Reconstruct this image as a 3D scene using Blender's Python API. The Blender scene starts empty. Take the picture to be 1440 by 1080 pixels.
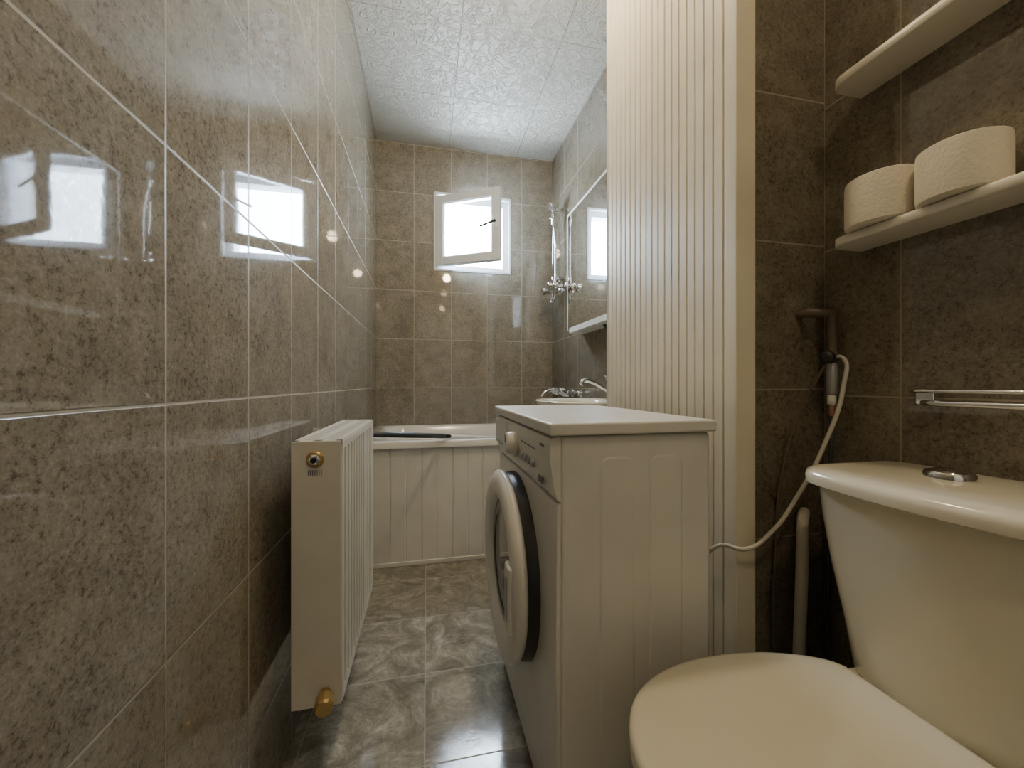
import bpy, math, random
from mathutils import Vector, Matrix
random.seed(4)
S=bpy.context.scene
COL=S.collection
WL,WR,YB,YF,ZC,H=-0.342,0.945,2.88,-0.80,2.64,0.925

# ---------------------------------------------------------------- materials
def new_mat(name):
    m=bpy.data.materials.new(name); m.use_nodes=True
    nt=m.node_tree; b=nt.nodes['Principled BSDF']
    return m,nt,b
def N(nt,t,**k):
    n=nt.nodes.new(t)
    for a,v in k.items(): setattr(n,a,v)
    return n
def math_(nt,op,a,b=None,c=None):
    n=N(nt,'ShaderNodeMath',operation=op)
    for i,v in enumerate((a,b,c)):
        if v is None: continue
        if isinstance(v,(int,float)): n.inputs[i].default_value=v
        else: nt.links.new(v,n.inputs[i])
    return n.outputs[0]
def ramp(nt,fac,stops):
    r=N(nt,'ShaderNodeValToRGB')
    e=r.color_ramp.elements
    while len(e)>1: e.remove(e[-1])
    e[0].position=stops[0][0]; e[0].color=(*stops[0][1],1)
    for p,c in stops[1:]:
        q=e.new(p); q.color=(*c,1)
    nt.links.new(fac,r.inputs[0]); return r.outputs[0]
def lin(r,g,b):
    f=lambda c:((c/255+0.055)/1.055)**2.4 if c/255>0.04045 else c/255/12.92
    return (f(r),f(g),f(b))
def mix(nt,fac,a,b,mode='MIX'):
    m=N(nt,'ShaderNodeMix',data_type='RGBA',blend_type=mode)
    if isinstance(fac,(int,float)): m.inputs[0].default_value=fac
    else: nt.links.new(fac,m.inputs[0])
    for i,v in ((6,a),(7,b)):
        if isinstance(v,tuple): m.inputs[i].default_value=(*v,1)
        else: nt.links.new(v,m.inputs[i])
    return m.outputs[2]
def noise(nt,vec,scale,detail=4,rough=.5,dist=0):
    n=N(nt,'ShaderNodeTexNoise'); n.inputs['Scale'].default_value=scale
    n.inputs['Detail'].default_value=detail; n.inputs['Roughness'].default_value=rough
    n.inputs['Distortion'].default_value=dist
    nt.links.new(vec,n.inputs['Vector']); return n.outputs[0]

def simple(name,col,rough=.4,metal=0,spec=.5,bump=0,bscale=200,var=.06,coat=0):
    m,nt,b=new_mat(name)
    g=N(nt,'ShaderNodeNewGeometry')
    n=noise(nt,g.outputs['Position'],6,3)
    d=tuple(c*(1-var*2) for c in col)
    c=ramp(nt,n,[(.3,d),(.7,col)])
    nt.links.new(c,b.inputs['Base Color'])
    b.inputs['Roughness'].default_value=rough; b.inputs['Metallic'].default_value=metal
    b.inputs['Specular IOR Level'].default_value=spec
    b.inputs['Coat Weight'].default_value=coat
    if bump:
        n2=noise(nt,g.outputs['Position'],bscale,3)
        bp=N(nt,'ShaderNodeBump'); bp.inputs['Strength'].default_value=bump; bp.inputs['Distance'].default_value=.002
        nt.links.new(n2,bp.inputs['Height']); nt.links.new(bp.outputs[0],b.inputs['Normal'])
    return m

def grid(nt,comp_u,comp_v,uo,uw,vo,vh,g):
    outs=[];idx=[]
    for comp,o,w in ((comp_u,uo,uw),(comp_v,vo,vh)):
        t=math_(nt,'DIVIDE',math_(nt,'SUBTRACT',comp,o),w)
        idx.append(math_(nt,'FLOOR',t))
        a=math_(nt,'ABSOLUTE',math_(nt,'SUBTRACT',math_(nt,'FRACT',t),.5))
        mr=N(nt,'ShaderNodeMapRange'); mr.inputs['From Min'].default_value=.5-g*.75/w; mr.inputs['From Max'].default_value=.5-g*.4/w
        nt.links.new(a,mr.inputs['Value']); outs.append(mr.outputs[0])
    mask=math_(nt,'MAXIMUM',outs[0],outs[1])
    cb=N(nt,'ShaderNodeCombineXYZ'); nt.links.new(idx[0],cb.inputs[0]); nt.links.new(idx[1],cb.inputs[1])
    wn=N(nt,'ShaderNodeTexWhiteNoise',noise_dimensions='3D'); nt.links.new(cb.outputs[0],wn.inputs['Vector'])
    return mask,wn

def wall_tile(name,axis,uo,uw,zo=.898,zh=.347,dark=1.0):
    m,nt,b=new_mat(name)
    geo=N(nt,'ShaderNodeNewGeometry'); sp=N(nt,'ShaderNodeSeparateXYZ'); nt.links.new(geo.outputs['Position'],sp.inputs[0])
    mask,wn=grid(nt,sp.outputs[axis],sp.outputs[2],uo,uw,zo,zh,.0034)
    off=N(nt,'ShaderNodeVectorMath',operation='MULTIPLY_ADD'); nt.links.new(wn.outputs['Color'],off.inputs[0]); off.inputs[1].default_value=(7,7,7)
    nt.links.new(geo.outputs['Position'],off.inputs[2])
    v=off.outputs[0]
    n1=noise(nt,v,14,5,.6,.2); n2=noise(nt,v,320,3,.6,.2); n3=noise(nt,v,110,6,.78,.3)
    base=ramp(nt,n1,[(.3,lin(128,121,108)),(.7,lin(144,137,123))])
    k=math_(nt,'ADD',math_(nt,'MULTIPLY',n3,.63),math_(nt,'ADD',math_(nt,'MULTIPLY',n2,.25),math_(nt,'MULTIPLY',n1,.12)))
    fl=ramp(nt,k,[(.39,(.95,.95,.95)),(.44,(.5,.5,.5)),(.49,(0,0,0))])
    c=mix(nt,fl,base,lin(86,79,65))
    li=ramp(nt,k,[(.52,(0,0,0)),(.61,(.6,.6,.6))])
    c=mix(nt,li,c,lin(168,162,148))
    c=mix(nt,mask,c,lin(166,160,144))
    if dark!=1: c=mix(nt,1.0,c,(dark,dark*.96,dark*.88),'MULTIPLY')  # shade of the right side multiplied into the tile colour
    nt.links.new(c,b.inputs['Base Color'])
    r=math_(nt,'ADD',math_(nt,'MULTIPLY',mask,.5),.03); nt.links.new(r,b.inputs['Roughness'])
    b.inputs['Specular IOR Level'].default_value=.62
    w=noise(nt,v,8,1,.4); w2=noise(nt,geo.outputs['Position'],90,1)
    h=math_(nt,'ADD',math_(nt,'MULTIPLY',w,.2),math_(nt,'MULTIPLY',w2,.010))
    h=math_(nt,'SUBTRACT',h,math_(nt,'MULTIPLY',mask,.5))
    bp=N(nt,'ShaderNodeBump'); bp.inputs['Strength'].default_value=.5; bp.inputs['Distance'].default_value=.002
    nt.links.new(h,bp.inputs['Height']); nt.links.new(bp.outputs[0],b.inputs['Normal'])
    return m

def floor_mat():
    m,nt,b=new_mat('floor_tile')
    geo=N(nt,'ShaderNodeNewGeometry'); sp=N(nt,'ShaderNodeSeparateXYZ'); nt.links.new(geo.outputs['Position'],sp.inputs[0])
    mask,wn=grid(nt,sp.outputs[0],sp.outputs[1],-.005,.31,.97,.31,.0030)
    off=N(nt,'ShaderNodeVectorMath',operation='MULTIPLY_ADD'); nt.links.new(wn.outputs['Color'],off.inputs[0]); off.inputs[1].default_value=(9,9,9)
    nt.links.new(geo.outputs['Position'],off.inputs[2]); v=off.outputs[0]
    n1=noise(nt,v,7,9,.68,1.8); n2=noise(nt,v,18,8,.7,1.5)
    c=ramp(nt,n1,[(.32,lin(104,99,88)),(.46,lin(138,133,120)),(.56,lin(160,155,142)),(.7,lin(196,191,177))])
    f=ramp(nt,n2,[(.45,(0,0,0)),(.5,(.45,.45,.45)),(.55,(0,0,0))])
    c=mix(nt,f,c,lin(104,99,88))
    c=mix(nt,mask,c,lin(158,153,140))
    nt.links.new(c,b.inputs['Base Color'])
    nt.links.new(math_(nt,'ADD',math_(nt,'MULTIPLY',mask,.4),.09),b.inputs['Roughness'])
    h=math_(nt,'SUBTRACT',math_(nt,'MULTIPLY',n1,.3),math_(nt,'MULTIPLY',mask,.5))
    bp=N(nt,'ShaderNodeBump'); bp.inputs['Strength'].default_value=.5; bp.inputs['Distance'].default_value=.002
    nt.links.new(h,bp.inputs['Height']); nt.links.new(bp.outputs[0],b.inputs['Normal'])
    return m

def ceil_mat():
    m,nt,b=new_mat('ceiling_tile')
    geo=N(nt,'ShaderNodeNewGeometry'); sp=N(nt,'ShaderNodeSeparateXYZ'); nt.links.new(geo.outputs['Position'],sp.inputs[0])
    mask,wn=grid(nt,sp.outputs[0],sp.outputs[1],.16,.5,.36,.5,.004)
    v=geo.outputs['Position']
    n1=noise(nt,v,17,4,.55,1.2)
    a=math_(nt,'ABSOLUTE',math_(nt,'SUBTRACT',n1,.5))
    sw=N(nt,'ShaderNodeMapRange'); sw.inputs['From Min'].default_value=.0; sw.inputs['From Max'].default_value=.06
    sw.inputs['To Min'].default_value=1; sw.inputs['To Max'].default_value=0; nt.links.new(a,sw.inputs['Value'])
    h=math_(nt,'ADD',math_(nt,'MULTIPLY',sw.outputs[0],.7),math_(nt,'MULTIPLY',noise(nt,v,50,3,.55,1),.9))
    h=math_(nt,'SUBTRACT',h,math_(nt,'MULTIPLY',mask,.8))
    c=mix(nt,math_(nt,'MULTIPLY',mask,.35),lin(200,196,184),lin(140,135,122))
    nt.links.new(c,b.inputs['Base Color']); b.inputs['Roughness'].default_value=.45
    bp=N(nt,'ShaderNodeBump'); bp.inputs['Strength'].default_value=1; bp.inputs['Distance'].default_value=.005
    nt.links.new(h,bp.inputs['Height']); nt.links.new(bp.outputs[0],b.inputs['Normal'])
    return m

def emis(name,col,st):
    m,nt,b=new_mat(name)
    b.inputs['Base Color'].default_value=(*col,1)
    b.inputs['Emission Color'].default_value=(*col,1); b.inputs['Emission Strength'].default_value=st
    return m
def glassy(name,tint=(1,1,1)):
    m=bpy.data.materials.new(name); m.use_nodes=True; nt=m.node_tree; nt.nodes.clear()
    o=N(nt,'ShaderNodeOutputMaterial'); t=N(nt,'ShaderNodeBsdfTransparent'); t.inputs[0].default_value=(*tint,1)
    g=N(nt,'ShaderNodeBsdfGlossy'); g.inputs['Roughness'].default_value=.02
    mx=N(nt,'ShaderNodeMixShader'); mx.inputs[0].default_value=.04; nt.links.new(t.outputs[0],mx.inputs[1]); nt.links.new(g.outputs[0],mx.inputs[2])
    nt.links.new(mx.outputs[0],o.inputs[0]); return m

M_left=wall_tile('tile_left',1,.612,.25)
M_back=wall_tile('tile_back',0,-.088,.264)
M_right=wall_tile('tile_right',1,.61,.25,dark=.66)  # this and the alcove: same tile with shade put into its colour
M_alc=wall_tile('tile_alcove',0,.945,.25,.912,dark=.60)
M_floor=floor_mat(); M_ceil=ceil_mat()
M_white=simple('white_enamel',lin(222,218,208),.28)
M_wm=simple('appliance_white',lin(218,216,209),.33)
M_plast=simple('white_plastic',lin(232,230,224),.35)
M_hose=simple('hose_grey_white',lin(190,185,172),.4)
M_pvc=simple('window_pvc',lin(240,243,246),.3)
M_cream=simple('cream_panel',lin(224,216,194),.42)
M_tubp=simple('tub_panel_white',lin(230,228,220),.4)
M_acr=simple('acrylic_white',lin(232,231,226),.15)
M_cer=simple('ceramic_white',lin(220,214,195),.16,coat=.2,var=.02)
M_chrome=simple('chrome',(.75,.75,.75),.1,metal=1,var=.02)
M_brass=simple('brass',lin(196,168,112),.35,metal=.7)
M_dark=simple('dark_rubber',lin(30,31,34),.35)
M_black=simple('black_plastic',lin(18,18,18),.4)
M_grey=simple('grey_tube',lin(60,64,70),.35)
M_rust=simple('brown_painted_pipe',lin(92,78,64),.5)
M_red=simple('red_plastic',lin(160,110,95),.5)
M_paper=simple('toilet_paper_tissue',lin(228,220,202),.95,bump=.8,bscale=160,spec=.1)
M_card=simple('cardboard',lin(150,125,95),.9)
M_shelf=simple('shelf_white',lin(222,216,200),.4)
M_mirror=simple('mirror_silver',(.9,.92,.93),.015,metal=1,var=0)
M_glass=glassy('clear_glass')
M_dglass=simple('dark_door_glass',lin(22,24,28),.06,coat=.5)
M_door=simple('door_paint',lin(225,218,200),.4)
M_label=simple('print_grey',lin(110,110,112),.5)
M_silver=simple('silver_plastic',lin(170,172,174),.3,metal=.4)

# ---------------------------------------------------------------- helpers
def empty(name,loc):
    e=bpy.data.objects.new(name,None); e.location=loc; e.empty_display_size=.05; COL.objects.link(e); return e
def par(o,p):
    if p is None: return o
    o.parent=p; o.matrix_parent_inverse=Matrix.Translation(p.location).inverted(); return o
def mesh(name,vs,fs,mat,parent=None,smooth=False,bevel=0,seg=3,subs=0):
    me=bpy.data.meshes.new(name); me.from_pydata([tuple(v) for v in vs],[],fs); me.update()
    o=bpy.data.objects.new(name,me); COL.objects.link(o)
    if mat: me.materials.append(mat)
    import bmesh
    bm=bmesh.new(); bm.from_mesh(me); bmesh.ops.recalc_face_normals(bm,faces=bm.faces); bm.to_mesh(me); bm.free()
    if smooth:
        for p in me.polygons: p.use_smooth=True
    if bevel:
        b=o.modifiers.new('bevel','BEVEL'); b.width=bevel; b.segments=seg; b.limit_method='ANGLE'; b.angle_limit=math.radians(40)
        b.harden_normals=False
        for p in me.polygons: p.use_smooth=True
        try:
            me.set_sharp_from_angle(angle=math.radians(35))
        except Exception: pass
        w=o.modifiers.new('wn','WEIGHTED_NORMAL'); w.keep_sharp=False
    elif smooth:
        try: me.set_sharp_from_angle(angle=math.radians(50))
        except Exception: pass
    if subs:
        s=o.modifiers.new('sub','SUBSURF'); s.levels=subs; s.render_levels=subs
    return par(o,parent)
CF=[(0,3,2,1),(4,5,6,7),(0,1,5,4),(1,2,6,5),(2,3,7,6),(3,0,4,7)]
def bv(lo,hi):
    x0,y0,z0=lo;x1,y1,z1=hi
    return [(x0,y0,z0),(x1,y0,z0),(x1,y1,z0),(x0,y1,z0),(x0,y0,z1),(x1,y0,z1),(x1,y1,z1),(x0,y1,z1)]
def box(name,lo,hi,mat,parent=None,bevel=0,seg=3):
    return mesh(name,bv(lo,hi),CF,mat,parent,bevel=bevel,seg=seg)
def boxes(name,lst,mat,parent=None,bevel=0):
    vs=[];fs=[]
    for lo,hi in lst:
        n=len(vs); vs+=bv(lo,hi); fs+=[tuple(i+n for i in f) for f in CF]
    return mesh(name,vs,fs,mat,parent,bevel=bevel)
def lathe(name,prof,org,axis,mat,parent=None,seg=48,smooth=True,sharp=None):
    """prof: list of (radius, t along axis)"""
    ax=Vector(axis).normalized(); t=Vector((0,0,1)) if abs(ax.z)<.9 else Vector((1,0,0))
    a=ax.cross(t).normalized(); b=ax.cross(a); o=Vector(org)
    vs=[];fs=[]
    for r,h in prof:
        for i in range(seg):
            an=2*math.pi*i/seg
            vs.append(o+ax*h+(a*math.cos(an)+b*math.sin(an))*max(r,1e-5))
    for j in range(len(prof)-1):
        for i in range(seg):
            k=(i+1)%seg; fs.append((j*seg+i,j*seg+k,(j+1)*seg+k,(j+1)*seg+i))
    if prof[0][0]>1e-4: fs.append(tuple(range(seg)))
    if prof[-1][0]>1e-4: fs.append(tuple((len(prof)-1)*seg+i for i in range(seg)))
    ob=mesh(name,vs,fs,mat,parent,smooth=smooth)
    return ob
def rod(name,p,q,r,mat,parent=None,seg=24,ch=.15):
    p=Vector(p);q=Vector(q);L=(q-p).length;c=min(r*ch*2,L*.2)
    return lathe(name,[(r-c,0),(r,c),(r,L-c),(r-c,L)],p,q-p,mat,parent,seg)
def tube(name,pts,r,mat,parent=None,smooth=True):
    cu=bpy.data.curves.new(name,'CURVE'); cu.dimensions='3D'; cu.bevel_depth=r; cu.bevel_resolution=5; cu.use_fill_caps=True
    cu.resolution_u=16
    s=cu.splines.new('BEZIER' if smooth else 'POLY')
    if smooth:
        s.bezier_points.add(len(pts)-1)
        for b,p in zip(s.bezier_points,pts): b.co=p; b.handle_left_type=b.handle_right_type='AUTO'
    else:
        s.points.add(len(pts)-1)
        for b,p in zip(s.points,pts): b.co=(*p,1)
    o=bpy.data.objects.new(name,cu); COL.objects.link(o)
    dg=bpy.context.evaluated_depsgraph_get(); me=bpy.data.meshes.new_from_object(o.evaluated_get(dg)); me.name=name
    bpy.data.objects.remove(o); o=bpy.data.objects.new(name,me); COL.objects.link(o); me.materials.clear(); me.materials.append(mat)
    for p in me.polygons: p.use_smooth=True
    return par(o,parent)
def loft(name,rings,mat,parent=None,capa=True,capb=True,smooth=True,subs=0):
    n=len(rings[0]); vs=[v for r in rings for v in r]; fs=[]
    for j in range(len(rings)-1):
        for i in range(n):
            k=(i+1)%n; fs.append((j*n+i,j*n+k,(j+1)*n+k,(j+1)*n+i))
    if capa: fs.append(tuple(range(n)))
    if capb: fs.append(tuple((len(rings)-1)*n+i for i in range(n)))
    return mesh(name,vs,fs,mat,parent,smooth=smooth,subs=subs)
def rrect(x0,x1,y0,y1,r,z,bulge=0,n=8,back_r=None):
    """rounded rect ring, front is -x side with optional bulge"""
    br=r if back_r is None else back_r
    pts=[]
    for cx,cy,a0,rr in ((x1-br,y1-br,0,br),(x0+r,y1-r,90,r),(x0+r,y0+r,180,r),(x1-br,y0+br,270,br)):
        for i in range(n+1):
            a=math.radians(a0+90*i/n); pts.append((cx+rr*math.cos(a),cy+rr*math.sin(a)))
        if a0==90:
            for i in range(1,8): 
                t=i/8; pts.append((x0,(y1-r)+((y0+r)-(y1-r))*t))
    yc=(y0+y1)/2; hw=(y1-y0)/2; out=[]
    for x,y in pts:
        w=max(0,1-((y-yc)/hw)**2); f=(x1-x)/(x1-x0)
        out.append((x-bulge*w*f,y,z))
    return out

# ---------------------------------------------------------------- room shell
T=.12
box('floor',(WL-T,YF-T,-.1),(WR+T,YB+.25,0),M_floor)
box('ceiling',(WL-T,YF-T,ZC),(WR+T,YB+.25,ZC+.1),M_ceil)
box('wall_left',(WL-T,YF-T,0),(WL,YB+.25,ZC),M_left)
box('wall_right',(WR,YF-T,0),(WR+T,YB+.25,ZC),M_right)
wx0,wx1,wz0,wz1=.05,.62,1.745,2.315
boxes('wall_back',[((WL,YB,0),(WR,YB+.25,wz0)),((WL,YB,wz1),(WR,YB+.25,ZC)),((WL,YB,wz0),(wx0,YB+.25,wz1)),((wx1,YB,wz0),(WR,YB+.25,wz1))],M_back)
box('wall_front',(WL,YF-T,0),(WR,YF,ZC),M_back)
d=empty('door_1',(.29,YF+.03,0))
box('leaf',(-.1,YF+.001,0.004),(.68,YF+.03,2.05),M_door,d,.003)
for i,(a,b_) in enumerate(((.2,.95),(1.08,1.9))):
    box('panel_%d'%(i+1),(.02,YF+.025,a),(.56,YF+.04,b_),M_door,d,.006)
rod('handle_stem',(.61,YF+.03,1.0),(.61,YF+.08,1.0),.009,M_chrome,d); rod('handle_lever',(.61,YF+.075,1.0),(.5,YF+.075,1.0),.008,M_chrome,d)
boxes('trim_door',[((-.16,YF,0),(-.101,YF+.045,2.11)),((.681,YF,0),(.74,YF+.045,2.11)),((-.101,YF,2.051),(.681,YF+.045,2.11))],M_door)

# duct boxing : tiled end + ribbed pvc side
CX,CY0,CY1=.69,.762,1.42
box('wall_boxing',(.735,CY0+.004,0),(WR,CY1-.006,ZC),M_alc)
prof=[]
y=CY0+.012; pitch=.0335
while y<CY1-.01:
    prof+= [(CX,y),(CX,y+pitch-.008),(CX+.004,y+pitch-.006),(CX+.004,y+pitch-.002)]
    y+=pitch
prof.append((CX,CY1)); 
vs=[];n=len(prof)
for z in (0,ZC): vs+=[(a,b_,z) for a,b_ in prof]
vs+=[(CX+.02,CY1,0),(CX+.02,CY1,ZC)]
fs=[(i,i+1,n+i+1,n+i) for i in range(n-1)]+[(n-1,2*n,2*n+1,2*n-1)]
pp=empty('wall_panelling',(CX,1.09,0))
mesh('ribbed_panels',vs,fs,M_cream,pp)
boxes('backing',[((CX+.006,CY0+.01,0),(.735,CY1-.001,ZC))],M_cream,pp)
box('corner_trim_side',(CX-.004,CY0,0),(CX+.004,CY0+.03,ZC),M_cream,pp,.0015)
box('corner_trim_end',(CX-.004,CY0-.004,0),(.738,CY0+.004,ZC),M_cream,pp,.002)

# ---------------------------------------------------------------- window
w=empty('window_1',((wx0+wx1)/2,YB+.05,wz0))
def frame(name,x0,x1,z0,z1,y0,y1,t,mat,parent,bevel=.004):
    return boxes(name,[((x0,y0,z0),(x0+t,y1,z1)),((x1-t,y0,z0),(x1,y1,z1)),((x0+t,y0,z0),(x1-t,y1,z0+t)),((x0+t,y0,z1-t),(x1-t,y1,z1))],mat,parent,bevel)
frame('reveal_lining',wx0,wx1,wz0,wz1,YB-.006,YB+.20,.016,M_pvc,w,.002)
frame('outer_frame',wx0+.016,wx1-.016,wz0+.016,wz1-.016,YB+.035,YB+.095,.04,M_pvc,w)
sw,sh=.49,.50
th=math.radians(30)
piv=Vector((wx0+.035,YB+.03,wz0+.032))
R=Matrix.Translation(piv)@Matrix.Rotation(-th,4,'Z')
def sp_(o):
    me=o.data; me.transform(R); return o
so=frame('sash_frame',0,sw,0,sh,-.05,0,.058,M_pvc,None,.005); sp_(so); par(so,w)
so=frame('sash_bead',.052,sw-.052,.052,sh-.052,-.043,-.008,.012,M_pvc,None,.002); sp_(so); par(so,w)
so=box('pane',(.06,-.027,.06),(sw-.06,-.023,sh-.06),M_glass); sp_(so); par(so,w)
so=box('handle_base',(sw-.042,-.062,.22),(sw-.016,-.05,.29),M_pvc,None,.003); sp_(so); par(so,w)
so=rod('handle_lever',(sw-.03,-.07,.26),(sw-.13,-.085,.225),.007,M_black); sp_(so); par(so,w)
so=rod('handle_stem',(sw-.03,-.05,.26),(sw-.03,-.078,.26),.008,M_black); sp_(so); par(so,w)

# ---------------------------------------------------------------- bathtub
TY0,TZ=2.06,.635
t=empty('bathtub',(.3,2.47,0))
def rr(x0,x1,y0,y1,r,z): return rrect(x0,x1,y0,y1,r,z)
x0,x1,y0,y1=WL+.003,WR-.003,TY0-.02,YB-.003
rings=[rr(x0,x1,y0,y1,.01,TZ-.035),rr(x0,x1,y0,y1,.01,TZ-.004),rr(x0+.004,x1-.004,y0+.004,y1-.004,.012,TZ),
 rr(x0+.06,x1-.06,y0+.065,y1-.055,.12,TZ),rr(x0+.07,x1-.07,y0+.078,y1-.068,.12,TZ-.012),
 rr(x0+.10,x1-.10,y0+.10,y1-.09,.13,TZ-.2),rr(x0+.16,x1-.16,y0+.14,y1-.13,.13,TZ-.38),rr(x0+.24,x1-.24,y0+.2,y1-.19,.12,TZ-.42)]
loft('shell',rings,M_acr,t,capa=False)
bw=.157
prof=[]
x=WL+.004
while x<WR-.004:
    e=min(x+bw,WR-.004)
    prof+=[(x,TY0+.006),(x+.004,TY0)]
    m_=(x+e)/2
    prof+=[(m_-.003,TY0),(m_-.001,TY0+.002),(m_+.001,TY0+.002),(m_+.003,TY0),(e-.004,TY0),(e,TY0+.006)]
    x=e+.0001
n=len(prof);vs=[(a,b_,.012) for a,b_ in prof]+[(a,b_,TZ-.03) for a,b_ in prof]
mesh('panel_boards',vs,[(i,i+1,n+i+1,n+i) for i in range(n-1)],M_tubp,t)
box('panel_core',(WL+.004,TY0+.007,0),(WR-.004,TY0+.02,TZ-.03),M_tubp,t)
box('kick_strip',(WL+.004,TY0-.006,0),(WR-.004,TY0+.006,.022),M_tubp,t,.003)
lathe('drain',[(.0,.0),(.03,0),(.032,-.003)],(.75,2.47,TZ-.418),(0,0,1),M_chrome,t)
# mop resting over the rim: dark grip overhangs towards the room, pole dips into the tub
mp=empty('mop_handle',(0,2.06,TZ))
A=Vector((.10,2.045,TZ+.0205)); Pn=Vector((-.225,1.68,TZ+.086)); D=(A-Pn)
rod('grip',Pn,Pn+D*.97,.0125,M_grey,mp)
rod('collar',Pn+D*.96,Pn+D*1.06,.0105,M_black,mp)
rod('pole',Pn+D*1.05,Pn+D*2.7,.008,M_plast,mp)

# ---------------------------------------------------------------- radiator
RX0,RX1,RY0,RY1,RZ0,RZ1=-.292,-.190,.95,1.50,.197,.797
r=empty('radiator',(-.24,1.22,RZ0))
box('side_cover',(RX0-.001,RY0-.003,RZ0+.004),(RX1+.0005,RY0+.004,RZ1),M_white,r,.002)
box('side_cover_far',(RX0,RY1-.004,RZ0+.004),(RX1,RY1+.003,RZ1-.002),M_white,r,.0015)
def flutes(name,xf,depth,sgn):
    prof=[(xf-sgn*.012,RY0+.001),(xf,RY0+.012),(xf,RY0+.03)]
    yy=RY0+.03
    while yy<RY1-.045:
        prof+=[(xf-sgn*depth,yy+.003),(xf-sgn*depth,yy+.018),(xf,yy+.021),(xf,yy+.040)]
        yy+=.040
    prof+=[(xf,RY1-.012),(xf-sgn*.012,RY1-.001)]
    n=len(prof); zs=[(RZ0,1),(RZ0+.02,1),(RZ0+.035,0),(RZ1-.035,0),(RZ1-.02,1),(RZ1-.004,1)]
    vs=[]
    for z,flat in zs:
        for i,(a,b_) in enumerate(prof):
            vs.append((xf if (flat and 1<i<n-2) else a,b_,z))
    fs=[(j*n+i,j*n+i+1,(j+1)*n+i+1,(j+1)*n+i) for j in range(len(zs)-1) for i in range(n-1)]
    o=mesh(name,vs,fs,M_white,r)
    m=o.modifiers.new('s','SOLIDIFY'); m.thickness=.003; m.offset=0
flutes('front_panel',RX1,.017,1); flutes('rear_panel',RX0+.004,.006,-1)
box('middle_fins',(RX0+.03,RY0+.02,RZ0+.03),(RX1-.03,RY1-.02,RZ1-.03),M_white,r)
g=[((RX0,RY0,RZ1-.012),(RX0+.012,RY1,RZ1)),((RX1-.012,RY0,RZ1-.012),(RX1,RY1,RZ1)),((RX0,RY0,RZ1-.012),(RX1,RY0+.018,RZ1)),((RX0,RY1-.018,RZ1-.012),(RX1,RY1,RZ1))]
yy=RY0+.018
while yy<RY1-.02: g.append(((RX0+.01,yy,RZ1-.006),(RX1-.01,yy+.010,RZ1-.001))); yy+=.016
g.append(((-.250,RY0,RZ1-.006),(-.232,RY1,RZ1)))
boxes('top_grille',g,M_white,r)
P=(-.243,RY0-.003,.757)
lathe('vent_ring',[(.0185,0),(.0185,.004),(.015,.007),(.013,.007)],P,(0,-1,0),M_brass,r)
lathe('vent_plug',[(.013,0),(.013,.010),(.010,.013),(.0,.013)],P,(0,-1,0),M_chrome,r,seg=6,smooth=False)
lathe('vent_core',[(.006,.012),(.006,.018),(0,.018)],P,(0,-1,0),M_black,r)
boxes('label_lines',[((-.258+i*.0045,RY0-.0038,.720),(-.2565+i*.0045,RY0-.002,.733)) for i in range(7)],M_label,r)
lathe('valve_nut',[(.014,0),(.014,.02)],(-.222,RY0,.232),(0,-1,0),M_brass,r,seg=6,smooth=False)
lathe('valve_cap',[(.010,.018),(.018,.02),(.0195,.026),(.0195,.048),(.016,.053),(0,.053)],(-.222,RY0,.232),(.15,-1,0),M_brass,r,seg=12,smooth=False)
for z in (.3,.7):
    boxes('bracket_%d'%(z*10),[((WL-.002,RY0+.25,z),(RX0+.004,RY0+.27,z+.03)),((WL-.002,RY1-.1,z),(RX0+.004,RY1-.08,z+.03))],M_white,r)
tube('supply_pipe',[(-.318,RY1-.03,.0),(-.318,RY1-.03,.2),(-.31,RY1-.03,.225),(-.285,RY1-.03,.23)],.008,M_plast,r,False)

# ---------------------------------------------------------------- washing machine
m=empty('washing_machine',(.4,.99,0))
WX0,WX1,WY0,WY1=.248,.572,.70,1.29
box('cabinet',(WX0,WY0,.02),(WX1,WY1,.826),M_wm,m,.008)
def emb(name,xa,xb,za,zb,y):
    r_=min(.022,(xb-xa)*.45)
    out=[];
    for cx,cz,a0 in ((xb-r_,zb-r_,0),(xa+r_,zb-r_,90),(xa+r_,za+r_,180),(xb-r_,za+r_,270)):
        for i in range(7):
            a=math.radians(a0+15*i); out.append((cx,cz,math.cos(a),math.sin(a)))
    def ring(o,yy): return [(cx+ca*(r_-o),yy,cz+sa*(r_-o)) for cx,cz,ca,sa in out]
    loft(name,[ring(0,y+.0005),ring(.004,y-.0028),ring(.006,y-.003)],M_wm,m,capa=False)
emb('side_emboss_1',.325,.40,.06,.785,WY0); emb('side_emboss_2',.43,.505,.06,.785,WY0)
box('worktop',(.222,WY0-.012,.828),(.578,WY1+.004,.852),M_wm,m,.005)
pf=[(.2485,.70),(.240,.705),(.233,.73),(.226,.78),(.226,.822),(.2485,.827)]
n=len(pf); vs=[(a,WY0+.001,z) for a,z in pf]+[(a,WY1-.001,z) for a,z in pf]
mesh('control_panel',vs,[(i,(i+1)%n,n+(i+1)%n,n+i) for i in range(n)]+[tuple(range(n)),tuple(range(n,2*n))],M_wm,m,bevel=.002)
mesh('lower_front',[(x,y_,z) for y_ in (WY0+.002,WY1-.002) for x,z in ((.2485,.12),(.241,.125),(.238,.4),(.240,.696),(.2485,.698))],
  [(0,1,2,3,4),(5,6,7,8,9)]+[(i,(i+1)%5,5+(i+1)%5,5+i) for i in range(5)],M_wm,m,bevel=.002)
box('kick_panel',(.243,WY0+.004,.03),(.25,WY1-.004,.117),M_wm,m,.002)
box('detergent_drawer',(.2225,1.10,.738),(.24,1.275,.815),M_wm,m,.004)
box('drawer_grip',(.219,1.13,.742),(.226,1.245,.756),M_silver,m,.002)
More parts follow.
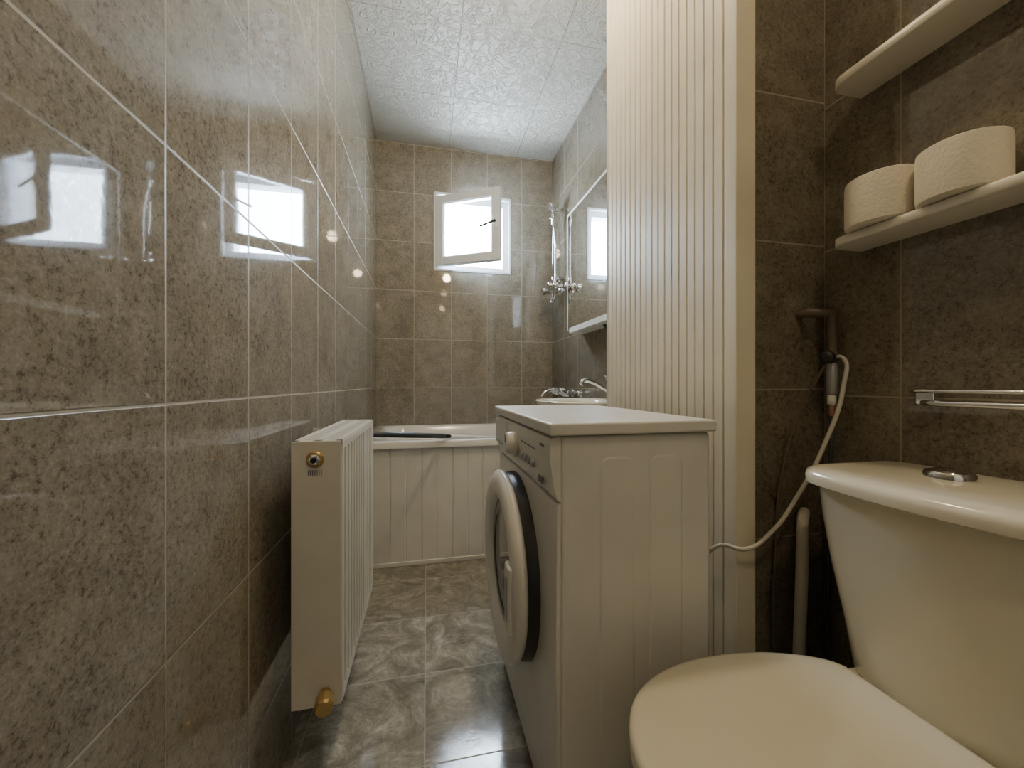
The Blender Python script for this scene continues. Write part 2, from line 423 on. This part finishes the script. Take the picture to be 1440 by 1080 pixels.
lathe('programme_knob',[(.036,0),(.036,.005),(.030,.007),(.027,.026),(.024,.029),(0,.029)],(.229,1.00,.770),(-1,0,.1),M_wm,m)
box('knob_pointer',(.1985,.998,.773),(.2005,1.002,.795),M_label,m)
for i in range(4):
    lathe('button_%d'%(i+1),[(.009,0),(.009,.004),(.007,.006),(0,.006)],(.229,.925-i*.033,.752),(-1,0,.1),M_silver,m,seg=24)
boxes('panel_print',[((.2255,.915-i*.033,.785),(.2275,.935-i*.033,.788)) for i in range(4)]+[((.2255,.74,.80),(.2275,.77,.806)),((.2255,.80,.785),(.2275,.89,.787))],M_label,m)
for i in range(2):
    lathe('badge_%d'%(i+1),[(.008,0),(.008,.001),(.006,.001)],(.2315,.79-i*.022,.728),(-1,0,.12),M_label,m,seg=20)
DC=(.24,1.035,.453)
lathe('door_gasket',[(.232,-.004),(.230,.018),(.225,.03),(.17,.034)],DC,(-1,0,0),M_dark,m,64)
lathe('door_ring',[(.228,.028),(.236,.036),(.236,.044),(.225,.055),(.198,.060),(.178,.056),(.166,.046),(.162,.034)],DC,(-1,0,0),M_wm,m,64)
lathe('door_glass',[(.168,.036),(.156,.04),(.13,.036),(.11,.02),(0,.012)],DC,(-1,0,0),M_dglass,m,64)
hy=.855
box('door_handle',(.174,hy-.02,.37),(.19,hy+.03,.52),M_wm,m,.007)
box('handle_recess',(.1725,hy-.004,.395),(.176,hy+.018,.495),M_silver,m,.002)
for i,(a,b_) in enumerate(((.28,.73),(.54,.73),(.28,1.26),(.54,1.26))):
    lathe('foot_%d'%(i+1),[(.018,0),(.018,.012),(.01,.014),(.01,.022)],(a,b_,0),(0,0,1),M_black,m,20)

# ---------------------------------------------------------------- wash basin
s=empty('wash_basin',(.72,1.76,0))
def el(cx,cy,a,b_,z,xmax,n=48,p=2.4):
    out=[]
    for i in range(n):
        t_=2*math.pi*i/n; c,s_=math.cos(t_),math.sin(t_)
        out.append((min(cx+a*math.copysign(abs(c)**(2/p),c),xmax),cy+b_*math.copysign(abs(s_)**(2/p),s_),z))
    return out
cx,cy=.735,1.74
xm=WR-.002
rings=[el(cx,cy,.06,.09,.66,xm),el(cx,cy,.13,.16,.70,xm),el(cx,cy,.2,.235,.78,xm),el(cx,cy,.222,.258,.83,xm),el(cx,cy,.225,.262,.845,xm),el(cx,cy,.22,.257,.85,xm),
 el(cx-.025,cy,.17,.215,.848,.86),el(cx-.025,cy,.155,.2,.835,.85),el(cx-.025,cy,.12,.15,.75,.85),el(cx-.025,cy,.03,.03,.72,.85)]
loft('bowl',rings,M_cer,s)
loft('pedestal',[el(cx+.04,cy,.10,.10,0,xm),el(cx+.04,cy,.085,.085,.06,xm),el(cx+.04,cy,.07,.07,.4,xm),el(cx+.04,cy,.09,.09,.69,xm)],M_cer,s)
f=empty('basin_faucet',(.89,1.72,.85))
lathe('base',[(.026,0),(.026,.006),(.021,.012),(.021,.05),(.018,.062),(0,.066)],(.88,1.76,.848),(0,0,1),M_chrome,f)
tube('spout',[(.878,1.76,.885),(.84,1.76,.905),(.78,1.76,.935),(.735,1.76,.940),(.722,1.76,.922)],.011,M_chrome,f)
rod('lever',(.88,1.76,.915),(.85,1.76,.965),.007,M_chrome,f); lathe('cap',[(.019,0),(.021,.012),(.014,.024),(0,.026)],(.88,1.76,.905),(0,0,1),M_chrome,f)

f=empty('bath_faucet',(.85,2.38,.85))
for i,yy in enumerate((2.31,2.45)):
    rod('inlet_%d'%i,(WR,yy,.865),(.86,yy,.865),.014,M_chrome,f); lathe('flange_%d'%i,[(.03,0),(.027,.01),(.015,.014)],(WR,yy,.865),(-1,0,0),M_chrome,f)
    rod('handle_%d'%i,(.87,yy,.865),(.80,yy,.885),.02,M_chrome,f)
rod('body',(.86,2.29,.865),(.86,2.47,.865),.02,M_chrome,f)
tube('spout',[(.86,2.38,.865),(.80,2.38,.885),(.74,2.38,.875),(.71,2.38,.845)],.011,M_chrome,f)

f=empty('shower_set',(.9,2.63,1.6))
rod('rail',(.880,2.64,1.64),(.880,2.64,2.19),.012,M_chrome,f)
for i,z in enumerate((1.67,2.16)):
    rod('rail_mount_%d'%i,(WR,2.64,z),(.875,2.64,z),.013,M_chrome,f); lathe('rail_cap_%d'%i,[(.018,0),(.018,.02),(.010,.024),(0,.024)],(.880,2.64,z-.01),(0,0,1),M_chrome,f)
rod('mixer_body',(.865,2.54,1.60),(.865,2.72,1.60),.024,M_chrome,f)
for i,yy in enumerate((2.56,2.70)):
    rod('mixer_inlet_%d'%i,(WR,yy,1.60),(.865,yy,1.60),.015,M_chrome,f); lathe('flange_%d'%i,[(.034,0),(.03,.01),(.015,.016)],(WR,yy,1.6),(-1,0,0),M_chrome,f)
    lathe('cross_handle_%d'%i,[(.012,0),(.012,.02),(.028,.024),(.03,.045),(.02,.05),(0,.05)],(.855,yy,1.6),(-1,0,-.2),M_chrome,f,seg=10)
rod('outlet',(.865,2.63,1.6),(.865,2.63,1.55),.012,M_chrome,f)
tube('hose',[(.865,2.63,1.555),(.86,2.63,1.50),(.865,2.60,1.52),(.875,2.59,1.75),(.87,2.6,1.98),(.865,2.62,2.06)],.007,M_chrome,f)
rod('slider',(.885,2.64,2.08),(.85,2.62,2.10),.017,M_chrome,f)
rod('hand_shower_grip',(.867,2.62,2.04),(.862,2.61,2.16),.012,M_chrome,f)
lathe('hand_shower_head',[(.012,0),(.03,.012),(.036,.025),(.034,.03),(0,.03)],(.870,2.61,2.17),(-.8,0,-.4),M_chrome,f)

mi=empty('wall_mirror',(WR-.01,2.0,1.27))
box('backing',(WR-.014,1.46,1.28),(WR,2.49,2.05),M_plast,mi,.002)
box('glass',(WR-.019,1.465,1.285),(WR-.014,2.485,2.045),M_mirror,mi)
boxes('edge_trim',[((WR-.021,1.455,2.045),(WR,2.495,2.057)),((WR-.021,2.485,1.28),(WR,2.495,2.057)),((WR-.021,1.455,1.28),(WR,1.465,2.057))],M_plast,mi,.001)
ms=empty('mirror_shelf',(WR-.06,2.0,1.25))
rings=[rrect(.84,WR,1.46,2.27,.05,z,n=8,back_r=.002) for z in (1.232,1.262)]
loft('board',rings,M_plast,ms)
for i,yy in enumerate((1.6,1.86)):
    mesh('bracket_%d'%i,[(WR,yy,1.232),(.89,yy,1.232),(WR,yy,1.16),(WR,yy+.02,1.232),(.89,yy+.02,1.232),(WR,yy+.02,1.16)],[(0,1,2),(3,4,5),(0,1,4,3),(1,2,5,4),(0,2,5,3)],M_dark,ms)

# ---------------------------------------------------------------- right wall shelves
for ztop in (1.237,1.578):
    e=empty('wall_shelf',(.9,.2,ztop))
    a=rrect(.853,WR,-.10,.685,.03,ztop-.018,n=8,back_r=.001); 
    def sh_(z,o): return [(min(x+(o if x<.9 else 0),WR),y_,z) for x,y_,_ in a]
    loft('board',[sh_(ztop-.018,.002),sh_(ztop-.016,0),sh_(ztop-.002,0),sh_(ztop,.002)],M_shelf,e)
def roll(y,x,r_,h,dz=0):
    e=empty('toilet_paper_roll',(x,y,1.237))
    prof=[(.02,.002),(r_-.006,.0),(r_-.001,.003),(r_,.012),(r_*1.0,h*.5),(r_,h-.012),(r_-.001,h-.003),(r_-.006,h),(.02,h-.002)]
    o=lathe('paper',prof,(x,y,1.2375),(0,0,1),M_paper,e,64)
    lathe('core',[(.0205,.001),(.0205,h-.001)],(x,y,1.2375),(0,0,1),M_card,e,32)
roll(.602,.884,.058,.096); roll(.485,.886,.056,.092)

# ---------------------------------------------------------------- toilet
TC=.445
t=empty('toilet',(.6,TC,0))
def tank_ring(z,k):
    return rrect(.752-.022*k,.938,TC-.15-.04*k,TC+.135+.05*k,.05,z,bulge=.03,n=8,back_r=.03)
loft('tank',[tank_ring(.415,-.1),tank_ring(.42,0),tank_ring(.5,.25),tank_ring(.6,.62),tank_ring(.68,.85),tank_ring(.735,.95)],M_cer,t)
def lid_ring(z,o): return rrect(.712+o,.941-o*.3,TC-.205+o,TC+.197-o,.055-o,z,bulge=.032,n=8,back_r=.03)
loft('tank_lid',[lid_ring(.737,.006),lid_ring(.740,.001),lid_ring(.752,0),lid_ring(.761,.003),lid_ring(.766,.012),lid_ring(.769,.03)],M_cer,t)
bx,by=.850,TC+.036
lathe('flush_button_ring',[(.031,0),(.031,.008),(.028,.012),(.024,.012)],(bx,by,.768),(0,0,1),M_chrome,t)
lathe('flush_button',[(.024,.0),(.024,.012),(.018,.015),(0,.0155)],(bx,by,.768),(0,0,1),M_chrome,t)
half=[(.725,.105),(.71,.125),(.67,.148),(.61,.168),(.54,.178),(.47,.178),(.41,.168),(.355,.146),(.315,.115),(.288,.075),(.275,.036),(.272,0)]
def outline(sc,z,dx=0):
    pts=[(x,yv) for x,yv in half]+[(x,-yv) for x,yv in half[-2::-1]]
    P=pts; out=[]
    for i in range(len(P)-1):
        p0=P[max(i-1,0)];p1=P[i];p2=P[i+1];p3=P[min(i+2,len(P)-1)]
        for k in range(4):
            t_=k/4
            q=[.5*((2*p1[j])+(-p0[j]+p2[j])*t_+(2*p0[j]-5*p1[j]+4*p2[j]-p3[j])*t_**2+(-p0[j]+3*p1[j]-3*p2[j]+p3[j])*t_**3) for j in (0,1)]
            out.append(q)
    out.append(P[-1])
    c=.5
    return [(c+(x-c)*sc+dx,TC+yv*sc,z-.020) for x,yv in out]
loft('seat',[outline(.985,.408),outline(.995,.411),outline(.995,.422),outline(.985,.426)],M_cer,t)
loft('lid',[outline(.985,.4275),outline(1.0,.430),outline(1.0,.440),outline(.993,.445),outline(.975,.4485),outline(.94,.450),outline(.8,.452),outline(.4,.453)],M_cer,t)
loft('bowl',[outline(.97,.405),outline(.97,.385),outline(.92,.36),outline(.82,.30,.02),outline(.66,.22,.06),outline(.56,.12,.08),outline(.56,.05,.09),outline(.60,.020,.09)],M_cer,t)
loft('base_deck',[rrect(.66,.92,TC-.11,TC+.11,.03,z) for z in (.33,.416)],M_cer,t)
loft('foot',[rrect(.55,.86,TC-.085,TC+.085,.03,z) for z in (0,.34)],M_cer,t)

# pipes in the corner
p=empty('water_pipe',(.9,.73,1.0))
tube('elbow_pipe',[(.865,.764,1.09),(.865,.735,1.09),(.915,.73,1.09),(.92,.73,1.08),(.92,.73,.99)],.0105,M_rust,p,False)
rod('pipe_nut',(.92,.73,1.0),(.92,.73,.975),.015,M_rust,p,seg=8)
rod('valve_body',(.92,.73,.975),(.92,.73,.90),.011,M_silver,p); rod('valve_arm',(.92,.73,.985),(.88,.705,.985),.009,M_silver,p)
rod('valve_knob',(.885,.71,.985),(.866,.698,.985),.015,M_black,p,seg=10)
rod('hose_nut',(.92,.73,.90),(.92,.73,.875),.009,M_plast,p,seg=8); rod('hose_cuff',(.92,.73,.875),(.92,.73,.85),.006,M_red,p)
tube('drop_pipe',[(.92,.73,.85),(.925,.74,.6),(.92,.74,.3),(.92,.74,.02)],.005,M_grey,p)
tube('flex_hose',[(.92,.73,.985),(.920,.706,.985),(.902,.69,.92),(.862,.70,.79),(.81,.715,.68),(.745,.725,.595),(.69,.735,.560),(.658,.775,.555),(.65,.84,.45),(.65,.9,.2)],.0045,M_hose,p)
tube('thin_cable',[(.862,.70,.965),(.845,.745,.86),(.80,.752,.70),(.785,.752,.52),(.78,.752,.35),(.80,.752,.2)],.0025,M_rust,p)
p=empty('waste_pipe',(.81,.71,0))
tube('riser',[(.812,.715,0.0),(.810,.715,.3),(.818,.715,.50),(.828,.722,.57),(.85,.74,.61),(.88,.764,.62)],.012,M_hose,p)

# towel rail on right wall
p=empty('towel_rail',(.92,.45,.9))
tube('upper_rod',[(.925,.578,.912),(.905,.568,.912),(.90,.545,.912),(.90,.1,.912)],.0035,M_chrome,p)
tube('lower_rod',[(.925,.56,.890),(.91,.55,.890),(.905,.53,.890),(.905,.1,.890)],.0055,M_chrome,p)
for i,yy in enumerate((.54,.12)):
    box('mount_%d'%i,(.915,yy,.884),(WR,yy+.03,.917),M_chrome,p,.004)

# ceiling lamp, plus an added unseen fill behind the camera
LC=(1,.81,.54)
def lampmesh(lx,ly,st,i):
    e=empty('ceiling_lamp_or_fill',(lx,ly,ZC))
    lathe('base',[(.05,0),(.05,.03),(.03,.05)],(lx,ly,ZC),(0,0,-1),M_plast,e)
    lathe('bulb',[(.022,.048),(.040,.065),(.052,.09),(.052,.11),(.042,.135),(.025,.148),(0,.153)],(lx,ly,ZC),(0,0,-1),emis('lamp_or_fill_glow_%d'%i,LC,st),e)
lampmesh(.33,1.15,290,1); lampmesh(.30,-.30,165,2)  # the second is an added fill, unseen, lighting faces turned to the camera

# daylight
wd=bpy.data.worlds.new('World'); S.world=wd; wd.use_nodes=True
bg=wd.node_tree.nodes['Background']; bg.inputs[0].default_value=(.70,.84,1,1); bg.inputs[1].default_value=105
l=bpy.data.lights.new('window_portal','AREA'); l.shape='RECTANGLE'; l.size=.55; l.size_y=.54; l.cycles.is_portal=True
o=bpy.data.objects.new('window_portal',l); o.location=((wx0+wx1)/2,YB+.24,(wz0+wz1)/2); o.rotation_euler=(-math.pi/2,0,0); COL.objects.link(o)

# ---------------------------------------------------------------- camera
c=bpy.data.cameras.new('Camera'); c.sensor_fit='HORIZONTAL'; c.sensor_width=36; c.lens=36*550/1440; c.clip_start=.01
o=bpy.data.objects.new('Camera',c); o.location=(0,0,H); o.rotation_euler=(math.pi/2,0,-math.atan(120/550)); COL.objects.link(o)
S.camera=o
